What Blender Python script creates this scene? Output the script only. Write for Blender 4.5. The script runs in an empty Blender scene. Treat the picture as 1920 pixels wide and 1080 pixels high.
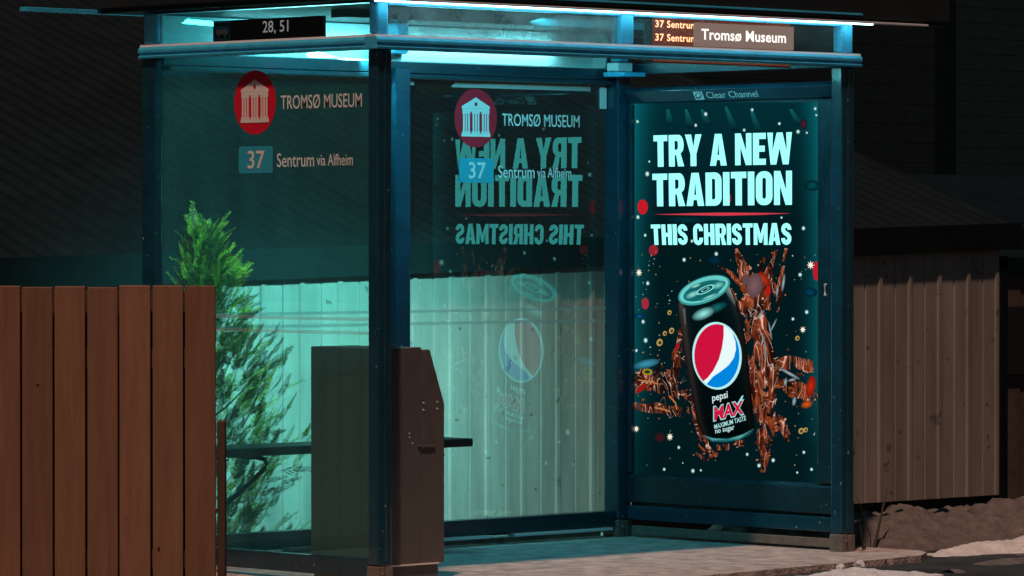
import bpy, bmesh, math, random
from mathutils import Vector, noise
R = math.radians
S = bpy.context.scene
COL = S.collection
random.seed(7)

# ------------------------------------------------------------------ camera
cam_d = bpy.data.cameras.new('camera'); cam = bpy.data.objects.new('camera', cam_d); COL.objects.link(cam)
cam.location = (-12.5783, -13.8884, 1.4815)
cam.rotation_euler = (R(90 - 0.7073), 0, R(-43.8826))
cam_d.sensor_width = 36; cam_d.lens = 8392.18 / 1920 * 36
cam_d.clip_start = .1; cam_d.clip_end = 1000
S.camera = cam

# ------------------------------------------------------------------ world, sun, exposure
SUN_D = Vector((.95, .66, -2.35)).normalized()          # the way the light travels
SUN_EL = math.asin(-SUN_D.z)
W_ = bpy.data.worlds.new("World"); S.world = W_; W_.use_nodes = True
nt = W_.node_tree; bg = nt.nodes['Background']
sky = nt.nodes.new('ShaderNodeTexSky'); sky.sky_type = 'NISHITA'; sky.sun_disc = False
sky.sun_elevation = SUN_EL; sky.sun_rotation = math.atan2(-SUN_D.x, -SUN_D.y)
nt.links.new(sky.outputs[0], bg.inputs[0]); bg.inputs[1].default_value = .008
sd = bpy.data.lights.new('sun', 'SUN'); sd.energy = 2.3; sd.angle = R(2.5); sd.color = (1, .63, .47)
so = bpy.data.objects.new('sun', sd); COL.objects.link(so); so.rotation_euler = SUN_D.to_track_quat('-Z', 'Y').to_euler()
so.location = (0, -5, 8)
S.view_settings.view_transform = 'Standard'; S.view_settings.look = 'None'
S.view_settings.exposure = 0; S.view_settings.gamma = 1
S.render.engine = 'CYCLES'
cy = S.cycles
cy.use_denoising = True
cy.transparent_max_bounces = 24; cy.max_bounces = 8
cy.sample_clamp_indirect = 6
cy.caustics_reflective = False; cy.caustics_refractive = False

# ------------------------------------------------------------------ helpers
def lin(c):
    f = lambda v: v / 12.92 if v <= .04045 else ((v + .055) / 1.055) ** 2.4
    return tuple(f(v / 255) for v in c)

class MB:
    """collects shapes, then becomes ONE mesh object"""
    def __init__(s): s.v = []; s.f = []; s.m = []
    def quad(s, pts, m=0):
        n = len(s.v); s.v += [tuple(p) for p in pts]; s.f.append(tuple(range(n, n + len(pts)))); s.m.append(m)
    def box(s, x0, x1, y0, y1, z0, z1, m=0):
        n = len(s.v)
        s.v += [(x, y, z) for z in (z0, z1) for x, y in ((x0, y0), (x1, y0), (x1, y1), (x0, y1))]
        for f in ((3, 2, 1, 0), (4, 5, 6, 7), (0, 1, 5, 4), (1, 2, 6, 5), (2, 3, 7, 6), (3, 0, 4, 7)):
            s.f.append(tuple(n + i for i in f)); s.m.append(m)
    def prism(s, a, b, m=0):
        """a, b: two matching rings of points"""
        n = len(s.v); k = len(a); s.v += [tuple(p) for p in a] + [tuple(p) for p in b]
        s.f.append(tuple(range(n + k - 1, n - 1, -1))); s.m.append(m)
        s.f.append(tuple(range(n + k, n + 2 * k))); s.m.append(m)
        for i in range(k):
            j = (i + 1) % k; s.f.append((n + i, n + j, n + k + j, n + k + i)); s.m.append(m)
    def tube(s, pts, r, seg=8, m=0):
        pts = [Vector(p) for p in pts]; rr = r if isinstance(r, (list, tuple)) else [r] * len(pts); n = len(s.v)
        for i, p in enumerate(pts):
            t = (pts[min(i + 1, len(pts) - 1)] - pts[max(i - 1, 0)]).normalized()
            a = t.cross(Vector((0, 0, 1)));
            if a.length < .05: a = t.cross(Vector((1, 0, 0)))
            a.normalize(); b = t.cross(a)
            for k in range(seg):
                g = 2 * math.pi * k / seg; s.v.append(tuple(p + (a * math.cos(g) + b * math.sin(g)) * rr[i]))
        for i in range(len(pts) - 1):
            for k in range(seg):
                l = (k + 1) % seg
                s.f.append((n + i * seg + k, n + i * seg + l, n + (i + 1) * seg + l, n + (i + 1) * seg + k)); s.m.append(m)
        s.f.append(tuple(n + k for k in range(seg - 1, -1, -1))); s.m.append(m)
        e = n + (len(pts) - 1) * seg; s.f.append(tuple(e + k for k in range(seg))); s.m.append(m)
    def build(s, name, mats, parent=None, bevel=0, smooth=False, seg=2):
        me = bpy.data.meshes.new(name); me.from_pydata(s.v, [], s.f)
        mats = mats if isinstance(mats, (list, tuple)) else [mats]
        for m in mats: me.materials.append(m)
        me.polygons.foreach_set('material_index', s.m)
        if bevel:
            bm = bmesh.new(); bm.from_mesh(me)
            bmesh.ops.recalc_face_normals(bm, faces=bm.faces)
            bmesh.ops.bevel(bm, geom=[e for e in bm.edges if e.calc_face_angle(0) > .5], offset=bevel, segments=seg, affect='EDGES', profile=.5)
            bm.to_mesh(me); bm.free()
        if smooth: me.polygons.foreach_set('use_smooth', [True] * len(me.polygons))
        me.update()
        o = bpy.data.objects.new(name, me); COL.objects.link(o)
        if parent: adopt(o, parent)
        return o

def adopt(o, parent):
    o.parent = parent
    w = Vector((0, 0, 0)); p = parent
    while p: w += p.location; p = p.parent
    o.location = -w            # shapes are given in world coordinates
def bx(name, dims, mat, parent=None, bevel=.004):
    m = MB(); m.box(*dims); return m.build(name, mat, parent, bevel)
def tag(o, label=None, cat=None, group=None, kind=None):
    if label: o['label'] = label
    if cat: o['category'] = cat
    if group: o['group'] = group
    if kind: o['kind'] = kind
    return o
def empty(name, loc, label, cat):
    o = bpy.data.objects.new(name, None); COL.objects.link(o); o.location = loc; o.empty_display_size = .1
    return tag(o, label, cat)

# ------------------------------------------------------------------ materials
def mat(name, col, rough=.5, metal=0, bump=0, bscale=30, var=0, vscale=6, coat=0, spec=.5, stretch=(1, 1, 1)):
    m = bpy.data.materials.new(name); m.use_nodes = True; t = m.node_tree; p = t.nodes['Principled BSDF']
    p.inputs['Base Color'].default_value = (*col, 1); p.inputs['Roughness'].default_value = rough
    p.inputs['Metallic'].default_value = metal; p.inputs['Coat Weight'].default_value = coat
    p.inputs['Specular IOR Level'].default_value = spec; p.inputs['Coat Roughness'].default_value = .08
    tc = t.nodes.new('ShaderNodeTexCoord'); mp = t.nodes.new('ShaderNodeMapping'); mp.inputs['Scale'].default_value = stretch
    t.links.new(tc.outputs['Object'], mp.inputs[0])
    if var:
        n = t.nodes.new('ShaderNodeTexNoise'); n.inputs['Scale'].default_value = vscale; n.inputs['Detail'].default_value = 7; n.inputs['Roughness'].default_value = .65
        t.links.new(mp.outputs[0], n.inputs['Vector'])
        r = t.nodes.new('ShaderNodeMapRange'); r.inputs[1].default_value = .3; r.inputs[2].default_value = .7
        r.inputs[3].default_value = 1 - var; r.inputs[4].default_value = 1 + var
        t.links.new(n.outputs[0], r.inputs[0])
        x = t.nodes.new('ShaderNodeVectorMath'); x.operation = 'SCALE'; x.inputs[0].default_value = col
        t.links.new(r.outputs[0], x.inputs['Scale']); t.links.new(x.outputs[0], p.inputs['Base Color'])
        r2 = t.nodes.new('ShaderNodeMapRange'); r2.inputs[3].default_value = rough * .8; r2.inputs[4].default_value = min(1, rough * 1.25)
        t.links.new(n.outputs[0], r2.inputs[0]); t.links.new(r2.outputs[0], p.inputs['Roughness'])
    if bump:
        n2 = t.nodes.new('ShaderNodeTexNoise'); n2.inputs['Scale'].default_value = bscale; n2.inputs['Detail'].default_value = 8
        t.links.new(mp.outputs[0], n2.inputs['Vector'])
        b = t.nodes.new('ShaderNodeBump'); b.inputs['Strength'].default_value = bump; b.inputs['Distance'].default_value = .01
        t.links.new(n2.outputs[0], b.inputs['Height']); t.links.new(b.outputs[0], p.inputs['Normal'])
    return m
def chips(m, col, scale=55, thr=.70):
    t = m.node_tree; p = t.nodes['Principled BSDF']; L = t.links.new
    n = t.nodes.new('ShaderNodeTexNoise'); n.inputs['Scale'].default_value = scale; n.inputs['Detail'].default_value = 4; tc = t.nodes.new('ShaderNodeTexCoord'); L(tc.outputs['Object'], n.inputs['Vector'])
    g = t.nodes.new('ShaderNodeMapRange'); g.inputs[1].default_value = thr; g.inputs[2].default_value = thr + .02; L(n.outputs[0], g.inputs[0])
    x = t.nodes.new('ShaderNodeMix'); x.data_type = 'RGBA'; x.inputs[7].default_value = (*col, 1)
    src = p.inputs['Base Color'].links[0].from_socket if p.inputs['Base Color'].links else None
    if src: L(src, x.inputs[6])
    else: x.inputs[6].default_value = p.inputs['Base Color'].default_value
    L(g.outputs[0], x.inputs[0]); L(x.outputs[2], p.inputs['Base Color'])
def emit(name, col, strength=1):
    m = bpy.data.materials.new(name); m.use_nodes = True; t = m.node_tree; t.nodes.clear()
    e = t.nodes.new('ShaderNodeEmission'); e.inputs[0].default_value = (*col, 1); e.inputs[1].default_value = strength
    o = t.nodes.new('ShaderNodeOutputMaterial'); t.links.new(e.outputs[0], o.inputs[0]); return m
def emit_attr(name, strength=1):
    """backlit print: the ink colours are stored per face corner"""
    m = emit(name, (1, 1, 1), strength); t = m.node_tree
    a = t.nodes.new('ShaderNodeVertexColor'); a.layer_name = 'ink'
    t.links.new(a.outputs[0], t.nodes['Emission'].inputs[0]); return m
def glass(name, tint, ior=1.9, dirt=.05, dcol=(.5, .6, .58), dscale=2.2, stretch=(1, 1, .25)):
    m = bpy.data.materials.new(name); m.use_nodes = True; t = m.node_tree; t.nodes.clear(); L = t.links.new; N = t.nodes.new
    out = N('ShaderNodeOutputMaterial'); tr = N('ShaderNodeBsdfTransparent'); tr.inputs[0].default_value = (*tint, 1)
    clear = N('ShaderNodeBsdfTransparent'); gl = N('ShaderNodeBsdfGlossy'); gl.inputs['Roughness'].default_value = .0; gl.inputs[0].default_value = (.32, 1, 1, 1)
    fr = N('ShaderNodeFresnel'); fr.inputs[0].default_value = ior
    df = N('ShaderNodeBsdfDiffuse'); df.inputs[0].default_value = (*dcol, 1)
    tl = N('ShaderNodeBsdfTranslucent'); tl.inputs[0].default_value = (*dcol, 1)
    dm = N('ShaderNodeMixShader'); L(df.outputs[0], dm.inputs[1]); L(tl.outputs[0], dm.inputs[2])
    tc = N('ShaderNodeTexCoord'); mp = N('ShaderNodeMapping'); mp.inputs['Scale'].default_value = stretch
    n = N('ShaderNodeTexNoise'); n.inputs['Scale'].default_value = dscale; n.inputs['Detail'].default_value = 9; n.inputs['Roughness'].default_value = .7
    L(tc.outputs['Object'], mp.inputs[0]); L(mp.outputs[0], n.inputs['Vector'])
    r = N('ShaderNodeMapRange'); r.inputs[1].default_value = .3; r.inputs[2].default_value = .72; r.inputs[3].default_value = dirt * .35; r.inputs[4].default_value = dirt * 1.8
    L(n.outputs[0], r.inputs[0])
    m1 = N('ShaderNodeMixShader'); L(r.outputs[0], m1.inputs[0]); L(tr.outputs[0], m1.inputs[1]); L(dm.outputs[0], m1.inputs[2])
    m2 = N('ShaderNodeMixShader'); L(fr.outputs[0], m2.inputs[0]); L(m1.outputs[0], m2.inputs[1]); L(gl.outputs[0], m2.inputs[2])
    g = N('ShaderNodeNewGeometry')                       # the far side of a pane adds nothing more
    m3 = N('ShaderNodeMixShader'); L(g.outputs['Backfacing'], m3.inputs[0]); L(m2.outputs[0], m3.inputs[1]); L(clear.outputs[0], m3.inputs[2])
    L(m3.outputs[0], out.inputs[0]); return m

CY = (.12, 1.0, .96)
M = dict(
    blue=mat('blue_paint', (.004, .05, .085), .3, 0, .05, 60, .25, 9, .5),
    bluedark=mat('dark_blue_paint', (.004, .035, .055), .36, 0, .05, 60, .3, 8, .3),
    rail=mat('satin_blue_metal', (.05, .5, .8), .22, 0, 0, 1, .2, 12, .6),  # reflected light on the rails is put into this bright blue
    pale=mat('lit_blue_paint', (.12, .66, .92), .3, 0, 0, 1, .2, 12, .4),  # mullions: lamp glare put into a lighter blue than the posts
    silver=mat('bright_trim', (.72, .76, .8), .35),
    roofs=mat('roof_sheet', (.003, .008, .01), .7, 0, .1, 30, .2),
    roofu=mat('roof_underside', (.012, .028, .032), .55, 0, .03, 40, .2, 4, 0, .15),
    foot=mat('galvanised_steel', (.2, .17, .15), .55, .3, .1, 80, .3, 20),
    white=mat('white_plastic', (.75, .78, .78), .4),
        cab=mat('cabinet_paint', (.115, .107, .10), .55, 0, .12, 220, .12, 14),
    cabdark=mat('cabinet_seam', (.02, .018, .017), .6),
    screw=mat('screw_steel', (.85, .82, .8), .4),
    bench=mat('bench_paint', (.012, .014, .015), .4, 0, .05, 60),
    wood=mat('stained_wood', (.225, .116, .07), .7, 0, .3, 26, .18, 5, 0, .25, (7, 7, .45)),
    wooddark=mat('stained_wood_dark', (.09, .05, .035), .7, 0, .2, 26, .2, 5, 0, .3, (6, 6, .5)),
    clad=mat('painted_cladding', (.265, .23, .205), .6, 0, .15, 40, .3, 3.2, 0, .3, (1.6, 1, .16)),
    found=mat('foundation', (.03, .03, .03), .85, 0, .4, 25, .3),
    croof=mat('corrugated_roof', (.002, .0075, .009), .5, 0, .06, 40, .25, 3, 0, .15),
    eave=mat('eave_board', (.006, .010, .011), .85, 0, .1, 40, .2, 6, 0, .04),
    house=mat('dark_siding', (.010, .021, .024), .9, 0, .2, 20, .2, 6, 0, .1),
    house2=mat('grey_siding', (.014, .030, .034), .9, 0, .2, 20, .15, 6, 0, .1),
    hbrown=mat('brown_boards', (.075, .048, .038), .9, 0, .2, 20, .3),
    conc=mat('concrete', (.42, .35, .33), .85, 0, 1.0, 70, .5, 9),
    kerb=mat('kerb_stone', (.2, .19, .18), .9, 0, .6, 60, .3, 9),
    asph=mat('wet_asphalt', (.03, .034, .036), .5, 0, .6, 70, .5, 4),
    snow=mat('snow', (.62, .62, .64), .8, 0, 1, 70, .22, 14),
    dsnow=mat('shaded_dirty_snow', (.115, .10, .095), .9, 0, 1, 60, .45, 16),  # the bank's shade is put into this dark colour; slush shares it
    bark=mat('bark', (.06, .045, .03), .9, 0, .3, 60),
    twig=mat('dry_stalk', (.05, .04, .032), .9),
    cable=mat('black_rubber', (.02, .02, .02), .5),
    black=mat('black_board', (.012, .012, .014), .35),
    grey=emit('backlit_sign_face', (.21, .145, .12), 1.0),
    dim=emit('self_lit_letters', (.2, .19, .18), 1.0),  # letters glow in place of street light falling on them
    ledface=emit('led_panel_glow', (.26, .05, .02), .5),
    led=emit('led_dots', (1.0, .38, .2), 4),
    sign=emit('backlit_letters', (1, .92, .86), 1.25),
    tube=emit('fluorescent_tube', (.25, .9, 1), 20),
    edge=emit('edge_light_strip', (.34, .82, 1), 13),
    rear=emit('rear_lamp_lens', CY, 2),
    ceil=emit('ceiling_lamp_lens', (.10, .82, 1.0), 2),
    glass=glass('rear_glass', (.88, .98, .96), 2.3, .02),
    glassl=glass('side_glass', (.72, .97, .93), 1.7, .15, (.1, .5, .53), 2.6),
    glassf=glass('dusty_glass', (.85, .9, .9), 1.7, .5, (.6, .54, .5), 5, (1, 1, 1)),
    glassg=glass('fascia_glass', (.9, .93, .93), 1.6, .13, (.6, .54, .5), 5, (1, 1, 1)),
    print=emit_attr('backlit_print', 1.0),
    slogan=emit('backlit_slogan', (.30, .95, .90), 1.35),
)
def vinyl(name, col, tl=.5):
    m = mat(name, col, .6); t = m.node_tree; p = t.nodes['Principled BSDF']; o = t.nodes['Material Output']
    a = t.nodes.new('ShaderNodeBsdfTranslucent'); a.inputs[0].default_value = (*col, 1); x = t.nodes.new('ShaderNodeMixShader'); x.inputs[0].default_value = tl
    t.links.new(p.outputs[0], x.inputs[1]); t.links.new(a.outputs[0], x.inputs[2]); t.links.new(x.outputs[0], o.inputs[0]); return m
def film(name, col, a):
    m = vinyl(name, col, .3); t = m.node_tree; o = t.nodes['Material Output']; src = o.inputs[0].links[0].from_socket
    x = t.nodes.new('ShaderNodeMixShader'); x.inputs[0].default_value = a; c = t.nodes.new('ShaderNodeBsdfTransparent')
    t.links.new(c.outputs[0], x.inputs[1]); t.links.new(src, x.inputs[2]); t.links.new(x.outputs[0], o.inputs[0]); return m
M['stripe'] = film('frosted_film', (.5, .5, .48), .4)
for k_ in ('print', 'led', 'ledface', 'sign', 'grey', 'dim', 'rear', 'ceil'): M[k_].cycles.emission_sampling = 'NONE'
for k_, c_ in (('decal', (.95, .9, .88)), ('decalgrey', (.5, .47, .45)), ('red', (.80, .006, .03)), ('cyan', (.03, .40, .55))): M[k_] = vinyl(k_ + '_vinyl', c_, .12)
chips(M['blue'], (.25, .4, .45)); chips(M['bluedark'], (.2, .3, .34)); chips(M['clad'], (.14, .12, .11), 14, .68); chips(M['wood'], (.05, .025, .015), 16, .73); chips(M['cab'], (.3, .27, .25), 40, .75)
def cola():
    m = emit('cola_print', (1, 1, 1), 1); t = m.node_tree; L = t.links.new; N = t.nodes.new
    tc = N('ShaderNodeTexCoord'); mp = N('ShaderNodeMapping'); mp.inputs['Scale'].default_value = (1, 1.5, .75); L(tc.outputs['Object'], mp.inputs[0])
    def nz(sc, det, dist):
        n = N('ShaderNodeTexNoise'); n.inputs['Scale'].default_value = sc; n.inputs['Detail'].default_value = det; n.inputs['Distortion'].default_value = dist; L(mp.outputs[0], n.inputs['Vector']); return n.outputs[0]
    def ramp(src, stops):
        c = N('ShaderNodeValToRGB'); L(src, c.inputs[0]); e = c.color_ramp.elements
        e[0].position = stops[0][0]; e[0].color = (*lin(stops[0][1]), 1); e[1].position = stops[-1][0]; e[1].color = (*lin(stops[-1][1]), 1)
        for p, q in stops[1:-1]: k = e.new(p); k.color = (*lin(q), 1)
        return c.outputs[0]
    body = ramp(nz(5, 1, .8), [(.3, (12, 8, 8)), (.42, (34, 14, 10)), (.5, (84, 32, 16)), (.56, (140, 60, 28)), (.62, (70, 26, 14)), (.72, (18, 9, 8))])
    shine = ramp(nz(6.5, .4, 2.2), [(.44, (0, 0, 0)), (.475, (70, 34, 22)), (.495, (236, 206, 190)), (.51, (120, 70, 50)), (.54, (0, 0, 0)), (.60, (0, 0, 0)), (.625, (150, 96, 70)), (.65, (0, 0, 0))])
    x = N('ShaderNodeMix'); x.data_type = 'RGBA'; x.blend_type = 'ADD'; x.inputs[0].default_value = .8; L(body, x.inputs[6]); L(shine, x.inputs[7]); L(x.outputs[2], t.nodes['Emission'].inputs[0])
    g = N('ShaderNodeMapRange'); g.inputs[1].default_value = .40; g.inputs[2].default_value = .46; L(nz(9, 1, 1.0), g.inputs[0])
    tr = N('ShaderNodeBsdfTransparent'); mx = N('ShaderNodeMixShader'); L(g.outputs[0], mx.inputs[0]); L(tr.outputs[0], mx.inputs[1]); L(t.nodes['Emission'].outputs[0], mx.inputs[2]); L(mx.outputs[0], t.nodes['Material Output'].inputs[0])
    m.cycles.emission_sampling = 'NONE'; return m
M['cola'] = cola()
def leafmat(name, a, b):
    m = mat(name, a, .6, spec=.25); t = m.node_tree; p = t.nodes['Principled BSDF']
    oi = t.nodes.new('ShaderNodeNewGeometry'); mx = t.nodes.new('ShaderNodeMix'); mx.data_type = 'RGBA'
    mx.inputs[6].default_value = (*a, 1); mx.inputs[7].default_value = (*b, 1)
    t.links.new(oi.outputs['Random Per Island'], mx.inputs[0]); t.links.new(mx.outputs[2], p.inputs['Base Color'])
    p.inputs['Subsurface Weight'].default_value = 0
    return m
M['leaf'] = leafmat('conifer_leaf', (.045, .085, .007), (.22, .24, .014))

# ------------------------------------------------------------------ lettering
def text_mesh(s, bold=0, spacing=1.0):
    c = bpy.data.curves.new('txt', 'FONT'); c.body = s; c.offset = bold; c.space_character = spacing; c.resolution_u = 3
    o = bpy.data.objects.new('txt', c); COL.objects.link(o)
    dg = bpy.context.evaluated_depsgraph_get(); dg.update()
    me = bpy.data.meshes.new_from_object(o.evaluated_get(dg))
    v = [(p.co.x, p.co.y) for p in me.vertices]; f = [tuple(p.vertices) for p in me.polygons]
    bpy.data.objects.remove(o); bpy.data.curves.remove(c); bpy.data.meshes.remove(me)
    x0 = min(a for a, b in v); x1 = max(a for a, b in v); y0 = min(b for a, b in v); y1 = max(b for a, b in v)
    return [((a - x0) / (x1 - x0), (b - y0) / (y1 - y0)) for a, b in v], f
def put(mb, vf, fn, m=0):
    v, f = vf; n = len(mb.v)
    mb.v += [tuple(fn(a, b)) for a, b in v]
    for q in f: mb.f.append(tuple(n + i for i in q)); mb.m.append(m)
def quadmap(p00, p10, p01):
    p00, p10, p01 = map(Vector, (p00, p10, p01)); return lambda s, t: p00 + (p10 - p00) * s + (p01 - p00) * t
def curve_fill(splines):
    c = bpy.data.curves.new('g', 'CURVE'); c.dimensions = '2D'; c.fill_mode = 'BOTH'
    for pts in splines:
        sp = c.splines.new('POLY'); sp.points.add(len(pts) - 1); sp.use_cyclic_u = True
        for i, p in enumerate(pts): sp.points[i].co = (p[0], p[1], 0, 1)
    o = bpy.data.objects.new('g', c); COL.objects.link(o)
    dg = bpy.context.evaluated_depsgraph_get(); dg.update()
    me = bpy.data.meshes.new_from_object(o.evaluated_get(dg))
    v = [(p.co.x, p.co.y) for p in me.vertices]; f = [tuple(p.vertices) for p in me.polygons]
    bpy.data.objects.remove(o); bpy.data.curves.remove(c); bpy.data.meshes.remove(me)
    return v, f
def rrect(x0, y0, x1, y1, r, corners=(1, 1, 1, 1)):
    out = []
    for (cx, cy_, a0), on in zip(((x0 + r, y0 + r, 180), (x1 - r, y0 + r, 270), (x1 - r, y1 - r, 0), (x0 + r, y1 - r, 90)), corners):
        if on:
            for k in range(6): g = R(a0 + 18 * k); out.append((cx + r * math.cos(g), cy_ + r * math.sin(g)))
        else:
            sx = -1 if a0 in (180, 90) else 1; sy = -1 if a0 in (180, 270) else 1
            out.append((cx + sx * r, cy_ + sy * r))
    return out
def stroke(pts, w):
    pts = [Vector(p) for p in pts]; L = []; Rr = []
    for i, p in enumerate(pts):
        t = (pts[min(i + 1, len(pts) - 1)] - pts[max(i - 1, 0)]).normalized(); n = Vector((-t.y, t.x))
        L.append(p + n * w / 2); Rr.append(p - n * w / 2)
    return [tuple(p) for p in L + Rr[::-1]]
def arc(cx, cy_, rx, ry, a0, a1, n=9):
    return [(cx + rx * math.cos(R(a0 + (a1 - a0) * k / (n - 1))), cy_ + ry * math.sin(R(a0 + (a1 - a0) * k / (n - 1)))) for k in range(n)]
s_, b_ = .235, .19
def glyph(c):
    """heavy condensed capitals, one unit high: (width, outlines)"""
    if c == 'T': w = .56; return w, [[(0, 1), (0, 1 - b_), (w/2 - s_/2, 1 - b_), (w/2 - s_/2, 0), (w/2 + s_/2, 0), (w/2 + s_/2, 1 - b_), (w, 1 - b_), (w, 1)]]
    if c == 'I': return s_, [[(0, 0), (s_, 0), (s_, 1), (0, 1)]]
    if c == 'H': w = .6; return w, [[(0, 0), (s_, 0), (s_, .4), (w - s_, .4), (w - s_, 0), (w, 0), (w, 1), (w - s_, 1), (w - s_, .4 + b_), (s_, .4 + b_), (s_, 1), (0, 1)]]
    if c == 'E': w = .5; return w, [[(0, 0), (w, 0), (w, b_), (s_, b_), (s_, .41), (w * .92, .41), (w * .92, .41 + b_), (s_, .41 + b_), (s_, 1 - b_), (w, 1 - b_), (w, 1), (0, 1)]]
    if c == 'N': w = .64; return w, [[(0, 0), (s_ * .9, 0), (s_ * .9, .56), (w - s_ * .95, 0), (w, 0), (w, 1), (w - s_ * .9, 1), (w - s_ * .9, .44), (s_ * .95, 1), (0, 1)]]
    if c == 'Y': w = .66; h = s_/2; return w, [[(w/2 - h, 0), (w/2 + h, 0), (w/2 + h, .38), (w, 1), (w - s_ * 1.05, 1), (w/2, .6), (s_ * 1.05, 1), (0, 1), (w/2 - h, .38)]]
    if c == 'A': w = .66; return w, [[(0, 0), (s_, 0), (s_ + .035, .18), (w - s_ - .035, .18), (w - s_, 0), (w, 0), (w * .7, 1), (w * .3, 1)], [(s_ + .06, .33), (w - s_ - .06, .33), (w/2, .76)]]
    if c == 'W': w = .95; a = s_ * .93; return w, [[(.13, 0), (.13 + a, 0), (w/2, .52), (w - .13 - a, 0), (w - .13, 0), (w, 1), (w - a, 1), (w - .2, .42), (w/2 + .11, 1), (w/2 - .11, 1), (.2, .42), (a, 1), (0, 1)]]
    if c == 'M': w = .78; a = s_ * .9; return w, [[(0, 0), (a, 0), (a, .55), (w/2 - .07, .1), (w/2 + .07, .1), (w - a, .55), (w - a, 0), (w, 0), (w, 1), (w - a * 1.05, 1), (w/2, .5), (a * 1.05, 1), (0, 1)]]
    if c == 'O': w = .6; return w, [rrect(0, 0, w, 1, .26), rrect(s_, b_, w - s_, 1 - b_, .06)]
    if c == 'D': w = .59; return w, [rrect(0, 0, w, 1, .24, (0, 1, 1, 0)), rrect(s_, b_, w - s_, 1 - b_, .06, (0, 1, 1, 0))]
    if c == 'R':
        w = .6; o = [(0, 0), (s_, 0), (s_, .36), (s_ + .06, .36), (w - s_, 0), (w + .01, 0), (w - .13, .41)] + arc(w - .2, .68, .2, .32, -35, 90, 8) + [(0, 1)]
        return w, [o, [(s_, .53), (w - s_ - .04, .53), (w - s_, .58), (w - s_, .78), (w - s_ - .04, 1 - b_), (s_, 1 - b_)]]
    if c == 'C':
        w = .58; r = .5; k = s_ / 2
        return w, [stroke([(w - k, .34)] + arc(w/2, .29, w/2 - k, .29 - b_/2, 0, -180, 11) + arc(w/2, .71, w/2 - k, .29 - b_/2, 180, 0, 11) + [(w - k, .66)], .215)]
    if c == 'S':
        w = .56; k = .108
        return w, [stroke([(k, .31)] + arc(w/2, .27, w/2 - k, .27 - k, 180, 360, 10) + [(w - k, .34), (w/2 + .08, .47), (w/2 - .08, .55), (k, .67)] + arc(w/2, .73, w/2 - k, .27 - k, 180, 0, 10) + [(w - k, .69)], .215)]
    if c == ' ': return .22, []
def slogan(s, gap=.055):
    v = []; f = []; x = 0
    for ch in s:
        w, sp = glyph(ch)
        if sp:
            gv, gf = curve_fill(sp); n = len(v); v += [(a + x, b) for a, b in gv]; f += [tuple(n + i for i in q) for q in gf]
        x += w + gap
    x -= gap
    return [(a / x, b) for a, b in v], f

# ================================================================== ground
def gz(x, y):
    t = min(1, max(0, (y - .1) / 2.6)); return -.03 - .25 * t * t * (3 - 2 * t)
m = MB(); xs = [-160, -60, -20] + [-8 + i * .5 for i in range(50)] + [25, 60, 160]; ys = [-160, -60, -20] + [-6 + i * .3 for i in range(44)] + [15, 60, 160]
for x in xs:
    for y in ys: m.v.append((x, y, gz(x, y)))
k = len(ys)
for i in range(len(xs) - 1):
    for j in range(k - 1): m.f.append((i * k + j, (i + 1) * k + j, (i + 1) * k + j + 1, i * k + j + 1)); m.m.append(0)
tag(m.build('ground', M['asph'], smooth=True), kind='structure')

# pavement with a worn, uneven front edge
edge = []
n = 220
for i in range(n + 1):
    x = -4 + 7.0 * i / n
    y = -.55 + .16 * max(0, (x - 1.2) / 1.9) + .03 * noise.noise((x * 3, 1, 0)) + .022 * noise.noise((x * 11, 5, 0)) + .012 * noise.noise((x * 37, 2, 0)); edge.append((x, y))
edge += [(3.1, -.33), (3.19, -.27), (3.24, -.18), (3.26, -.05), (3.24, .1), (3.2, .5), (3.18, 1.0), (3.2, 1.75), (-4, 1.75)]
top = [(x, y, .0) for x, y in edge]; bot = [(x, y - .012 if y < -.2 else y, -.4) for x, y in edge]
m = MB(); m.prism(bot, top); tag(m.build('pavement', M['conc']), kind='structure')

def heightfield(name, matl, x0, x1, y0, y1, fn, nx=90, ny=50):
    m = MB()
    for i in range(nx + 1):
        for j in range(ny + 1):
            x = x0 + (x1 - x0) * i / nx; y = y0 + (y1 - y0) * j / ny; m.v.append((x, y, fn(x, y)))
    for i in range(nx):
        for j in range(ny):
            a = i * (ny + 1) + j; q = (a, a + ny + 1, a + ny + 2, a + 1)
            if any(m.v[k][2] > gz(m.v[k][0], m.v[k][1]) - .01 for k in q): m.f.append(q); m.m.append(0)
    return m.build(name, matl, smooth=True)
def fbm(x, y, s, z=0): return noise.fractal((x * s, y * s, z), .9, 2.1, 5)
def bank(x, y):
    e = min(1, max(0, (x - 3.22) / .25)) * min(1, max(0, (7.6 - x) / .5)) * min(1, max(0, (y - .02) / .45)) * min(1, max(0, (2.6 - y) / .9))
    h = .13 + .09 * noise.noise((x * 1.9, y * 1.9, 3)) + .075 * abs(noise.noise((x * 4.1, y * 4.1, 9))) + .05 * noise.noise((x * 8, y * 8, 4)) + .03 * fbm(x, y, 11)
    return gz(x, y) - .03 + e * (h + .03)
tag(heightfield('snow_bank', M['dsnow'], 3.2, 7.6, 0, 2.7, bank, 130, 80), 'lumpy snow bank with shade in its grey-brown colour, against the beige shed', 'snow bank')
def drift(x, y):
    cx = (x - 4.32) / 1.15; cyy = (y - (-.2 + .03 * math.sin(x * 4))) / .25
    d = 1 - cx * cx - cyy * cyy
    return gz(x, y) - .05 + (.0 if d < 0 else 0.12 * d ** .7) + .022 * noise.noise((x * 5, y * 5, 1)) + .012 * fbm(x, y, 14)
tag(heightfield('snow_drift', M['snow'], 3.1, 5.3, -.55, .2, drift, 90, 40), 'low pale snow drift on wet asphalt at the far right', 'snow drift')
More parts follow.
